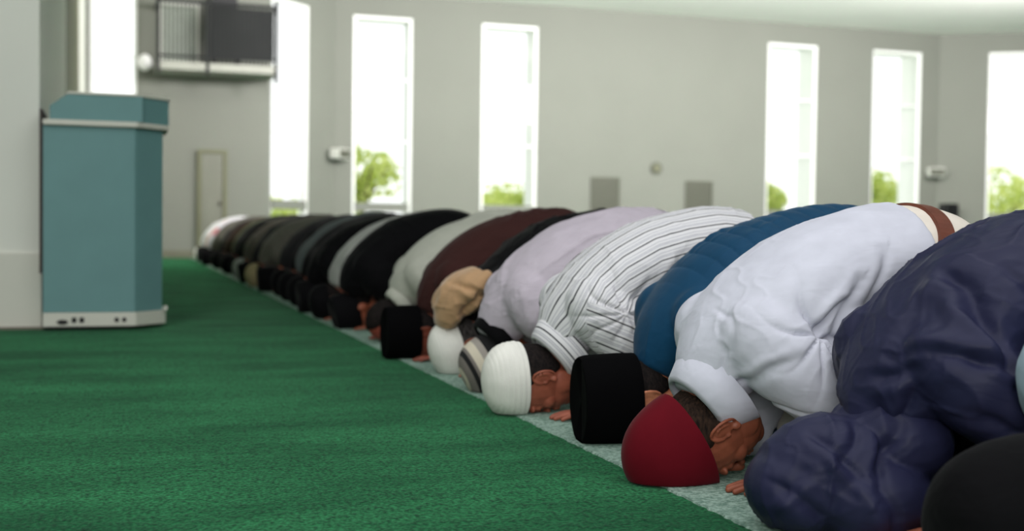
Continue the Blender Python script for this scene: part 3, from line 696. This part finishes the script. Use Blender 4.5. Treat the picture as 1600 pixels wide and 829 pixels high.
def headwear(root, fr, o, lo):
    n = 24 if lo else (200 if o.get('crochet') else 96); kind = o['cap']; K = o['capk']
    if kind == 'skull':   prof = [(.985, .012), (1.03, .010), (1.04, .018), (1.04, .036), (1.00, .062), (.89, .086), (.70, .104), (.42, .117), (.16, .122), (0, .123)]
    elif kind == 'felt':  prof = [(.985, .012), (1.03, .010), (1.045, .016), (1.03, .040), (.98, .066), (.89, .092), (.74, .116), (.52, .136), (.28, .148), (.10, .152), (0, .152)]
    elif kind == 'knit':  prof = [(.985, -.012), (1.05, -.014), (1.07, -.004), (1.07, .020), (1.06, .045), (1.00, .078), (.88, .104), (.66, .124), (.38, .135), (.12, .139), (0, .139)]
    elif kind == 'peci':  prof = [(.985, .008), (1.03, .006), (1.04, .010), (1.04, .05), (1.02, .10), (1.00, .120), (.96, .130), (.90, .133), (.6, .130), (.2, .127), (0, .127)]
    elif kind == 'dome':  prof = [(.985, -.02), (1.06, -.022), (1.10, -.01), (1.12, .03), (1.10, .065), (1.00, .105), (.82, .130), (.55, .146), (.25, .152), (0, .153)]
    P_ = spline([(a, b, 0, 0, 0) for a, b in prof], 1 if lo else (14 if o.get('crochet') else 5))[:, :2]
    bm = bmesh.new(); rings = []; L = [0]
    for i in range(1, len(P_)): L.append(L[-1]+math.hypot((P_[i][0]-P_[i-1][0])*.09, P_[i][1]-P_[i-1][1]))
    lay = bm.verts.layers.float.new('band'); tl = o['cap_tilt']; rs = random.Random(o['seed'])
    for j, (r, u) in enumerate(P_[:-1]):
        ring = []
        for i in range(n):
            a = 2*math.pi*i/n; rr = r
            if kind == 'skull' and not lo and o.get('crochet'):
                t = L[j]/L[-1]
                rr *= 1+.014*math.cos(a*8)*t+(.020*(abs(math.sin(L[j]*210))**.5-.5)+.016*abs(math.sin(a*30+1.5*math.sin(L[j]*420))))*(1 if t > .10 else 0)
            if kind == 'peci': u2 = u-(.010*math.exp(-((math.sin(a))/.25)**2) if r < .95 and u > .1 else 0)
            else: u2 = u
            if not lo: rr *= 1+.008*math.sin(2*a+o['seed'])+.006*math.sin(5*a+7*u+o['seed']*2)
            f, s = .1005*rr*K*math.cos(a), .083*rr*K*math.sin(a)
            v = bm.verts.new(hp(fr, f, s, u2*K+o['capu']-tl*f)); v[lay] = L[j]/L[-1]
            if v.co.z < .005: v.co.z = .005
            ring.append(v)
        rings.append(ring)
    for a, b in zip(rings, rings[1:]):
        for i in range(n): bm.faces.new((a[i], a[(i+1) % n], b[(i+1) % n], b[i]))
    top = bm.verts.new(hp(fr, 0, 0, P_[-1][1]*K+o['capu'])); top[lay] = 1
    for i in range(n): bm.faces.new((rings[-1][i], rings[-1][(i+1) % n], top))
    nm = {'skull': 'skullcap', 'felt': 'skullcap', 'knit': 'knitted_cap', 'peci': 'flat_topped_cap', 'dome': 'round_cap'}[kind]
    obj(nm, bm, o['capmat'], root, smooth=True)

K_black = cloth('black', (11, 11, 13), spec=.08, sheen=.03, crumple=.3)
K_velvet = cloth('black_velvet', (7, 7, 8), spec=.03, sheen=.0, crumple=0)
K_white = cloth('white_crochet', (226, 226, 218), weave=500, bs=.5, crumple=0)
K_maroon = cloth('maroon_felt', (92, 12, 24), weave=700, sheen=.05, crumple=0)
K_light = cloth('pale_blue_grey', (204, 206, 218), crumple=.22); K_lilac = cloth('lilac_grey', (186, 178, 188)); K_puffer = cloth('petrol_blue', (20, 64, 94), .6, spec=.1, sheen=.05, crumple=.1)
K_navy = cloth('navy_nylon', (36, 38, 64), .5, spec=.18, sheen=0, bs=.1, crumple=.2); K_choc = cloth('dark_maroon_wool', (58, 34, 32)); K_sage = cloth('pale_sage', (176, 178, 166))
K_denim = cloth('pale_denim', (160, 182, 196)); K_beige = cloth('beige_fleece', (180, 146, 110), sheen=.3)
HERO = [
 (1.385, 1.56, 'person in a black round cap at the right edge of the photo, nearest the camera', dict(phi=.15, cap='dome', capmat=K_black, capk=1.2, hz=.012, top=K_denim, ext=-.006, dx=.025, sw=.95, seed=11, vox=.006, bvox=.004, skin=(176, 104, 74), legs='black')),
 (1.30, 2.03, 'person in a navy jacket with the hood over the head, at the right', dict(phi=.2, dx=.035, hx=.045, cap=None, hood=True, top=K_navy, top_name='jacket', seed=5, amp=.008, scale=8, fine=.4, end=10, lines=[(.23, .54, .235, .33, .014, .020), (.235, .33, .13, .35, .012, .014), (.20, .45, .11, .37, .010, .010), (-.15, .33, .03, .30, .012, .012), (.03, .30, .10, .21, .014, .016), (.03, .27, .13, .33, .011, .012), (.13, .31, .12, .22, .010, .010), (.30, .50, .42, .36, .013, .012), (.18, .25, .26, .22, .010, .010), (.04, .42, .10, .34, .009, .007)], ext=-.004, vox=.005, bvox=.004, rad=[(.36, -.20, .28, .12, 9, .010)], skin=(180, 112, 88), legs='black')),
 (1.27, 2.51, 'person in a maroon skullcap and pale shirt with a brown belt over cream trousers', dict(phi=.50, dx=-.065, cap='felt', capmat=K_maroon, capk=1.12, capu=.030, hx=.06, hz=.004, top=K_light, seed=3, end=7, hemk=1.02, vox=.005, bvox=.003, collar=(K_light, .028, .045), legs=(222, 214, 202), belt=(-.06, .36, (104, 52, 34)), amp=.005, rad=[(.185, -.19, .345, .085, 7, .016)], lines=[(.03, .42, .0, .25, .004, .004), (.30, .46, .22, .33, .012, .012), (.38, .53, .33, .40, .012, .009), (.26, .42, .19, .36, .008, .012), (.05, .20, .20, .18, .004, .004), (.12, .30, .02, .22, .010, .008)], skin=(142, 82, 60), hair=((20, 14, 11), (52, 38, 29)))),
 (1.315, 3.00, 'person in a blue padded jacket and tall black flat-topped cap', dict(phi=.02, dx=.0, cap='peci', capmat=K_velvet, capk=1.13, turn=-.12, hz=.008, hx=.185, hy=.15, top=K_puffer, top_name='jacket', seed=4, quilt=True, fine=.7, amp=.008, end=10, vox=.005, bvox=.004, skin=(196, 128, 96))),
 (1.205, 3.54, 'person in a white pinstriped shirt and white crochet cap', dict(phi=.06, cap='skull', crochet=True, capmat=K_white, capk=1.03, top=M_pin, stripe=True, seed=8, end=8, hemk=1.03, vox=.004, bvox=.003, collar=(M_pin, .026, .045), dx=.02, hx=.09, amp=.005, capu=.022, rad=[(.231, -.19, .32, .09, 8, .014)], lines=[(.33, .42, .25, .33, .010, .010), (.36, .36, .25, .31, .008, .008), (.25, .30, .38, .29, .008, .009), (.44, .50, .38, .40, .012, .008)], legs=(30, 32, 48), skin=(150, 86, 66))),
 (1.26, 4.03, 'person in a lilac grey shirt and striped knitted cap', dict(phi=.45, dx=-.08, cap='knit', capmat=M_bands, top=K_lilac, seed=9, end=9, vox=.006, bvox=.004, collar=(K_black, .006, .02), hair=((90, 82, 80), (130, 120, 116)), skin=(150, 90, 66))),
 (1.28, 4.56, 'person in a black top and plain white skullcap with a beige hood behind the neck', dict(phi=.25, cap='skull', crochet=True, capu=.012, capmat=K_white, top=K_black, seed=12, end=10, vox=.007, bvox=.004, hair=((30, 28, 28), (78, 74, 72)), skin=(150, 86, 62), beige=True)),
 (1.235, 5.12, 'person in a dark maroon coat and tall black flat-topped cap', dict(phi=.0, cap='peci', capmat=K_velvet, capk=1.08, top=K_choc, top_name='coat', seed=14, end=10, ext=.012, vox=.008, bvox=.005, skin=(130, 70, 54))),
 (1.25, 5.80, 'person in a pale sage shirt with a bare dark-haired head', dict(phi=.1, dx=.0, cap=None, top=K_sage, seed=15, end=9, vox=.009, bvox=.006, collar=(K_sage, .01, .02), skin=(140, 70, 56))),
]
roots = []
for X, Y, lab, o in HERO: roots.append(person(X, Y, lab, o))
# loose beige hood lying on the shoulders of the person in black
bm = bmesh.new()
loft(bm, [(-.055, -.03, .225, .045, .09), (-.035, -.03, .29, .060, .12), (.005, -.03, .345, .055, .13), (.05, -.03, .385, .030, .11)], lat=(0, 1, 0), n=24)
loft(bm, [(-.02, -.10, .30, .030, .05), (.03, -.13, .345, .034, .05), (.075, -.13, .385, .020, .03)], lat=(0, 1, 0), n=16)
ell(bm, (.01, -.05, .30), XYZ, (.075, .10, .06))
solid('hood', bm, .006, 4, K_beige, roots[6], wrinkles(.010, 77, scale=13, lines=[(-.05, .36, .03, .33, .010, .012), (-.03, .25, .04, .33, .010, .014)]))
# the far people: lower detail, one built per colouring, from the same builder
def C3(n, *rgb): return cloth(n, rgb)
FAR = [(6.62, 'black', (18, 18, 20)), (7.30, 'ash_grey', (160, 162, 156)), (7.85, 'black', 0), (8.42, 'black', 0), (9.00, 'slate', (84, 92, 92)), (9.60, 'black', 0), (10.25, 'charcoal', (44, 44, 44)),
       (11.0, 'grey_brown', (98, 96, 88)), (11.75, 'charcoal', 0), (12.5, 'taupe', (104, 98, 90)), (13.15, 'black', 0), (13.8, 'charcoal', 0), (14.5, 'olive', (110, 114, 92)), (15.2, 'brown', (70, 56, 48)),
       (15.9, 'charcoal', 0), (16.5, 'grey_brown', 0), (17.3, 'pattern', 0), (18.0, 'peach', (214, 150, 120)), (18.7, 'white', (214, 214, 216))]
FM = {'black': K_black, 'charcoal': C3('charcoal', 40, 40, 42), 'ash_grey': C3('ash_grey', 160, 162, 156), 'slate': C3('slate', 84, 92, 92), 'grey_brown': C3('grey_brown', 98, 96, 88), 'taupe': C3('taupe', 104, 98, 90),
      'olive': C3('olive', 110, 114, 92), 'brown': C3('brown', 70, 56, 48), 'pattern': patterned_mat(), 'peach': C3('peach', 214, 150, 120), 'white': C3('plain_white', 214, 214, 216)}
FLAB = ['person in a black jacket just beyond the one in the pale sage shirt', 'person in an ash grey shirt between two people in black', 'person in black just beyond the one in the ash grey shirt', 'person in black just before the one in slate grey',
        'person in a slate grey top in the middle distance', 'person in black just beyond the one in slate grey', 'person in charcoal just before the grey-brown one with a beige cap', 'person in grey-brown with a beige cap near the floor',
        'person in charcoal just beyond the one with the beige cap', 'person in taupe with a pale grey cap', 'person in black just beyond the one with the pale grey cap', 'person in charcoal just before the one in olive green',
        'person in an olive green top near the far end of the row', 'person in brown just beyond the one in olive green', 'person in charcoal just beyond the one in brown', 'person in grey-brown just before the one in patterned white',
        'person in white patterned with blue and pink, near the far end of the row', 'person in peach, second from the far end of the row', 'person in plain white at the far end of the row']
rf = random.Random(5)
for k, ((Y, c, _), lab) in enumerate(zip(FAR, FLAB)):
    cm = {'person in grey-brown with a beige cap near the floor': C3('cap_beige', 150, 138, 104), 'person in taupe with a pale grey cap': C3('cap_grey', 150, 156, 152)}.get(lab, K_white if c in ('white',) else K_black)
    person(1.25+rf.uniform(-.03, .03), Y, lab, dict(phi=rf.uniform(.0, .35), cap=rf.choice(['skull', 'skull', 'peci']), capmat=cm, top=FM[c], top_name='jacket', seed=30+k, end=10, ext=rf.uniform(0, .02), vox=.012 if Y < 10 else .018, bvox=.010 if Y < 10 else .016,
           dx={0: -.09, 1: .0, 2: -.09, 3: -.04, 4: .01}.get(k, rf.uniform(-.03, .03)), skin=(150, 86, 62), yaw=rf.uniform(-.05, .05)))
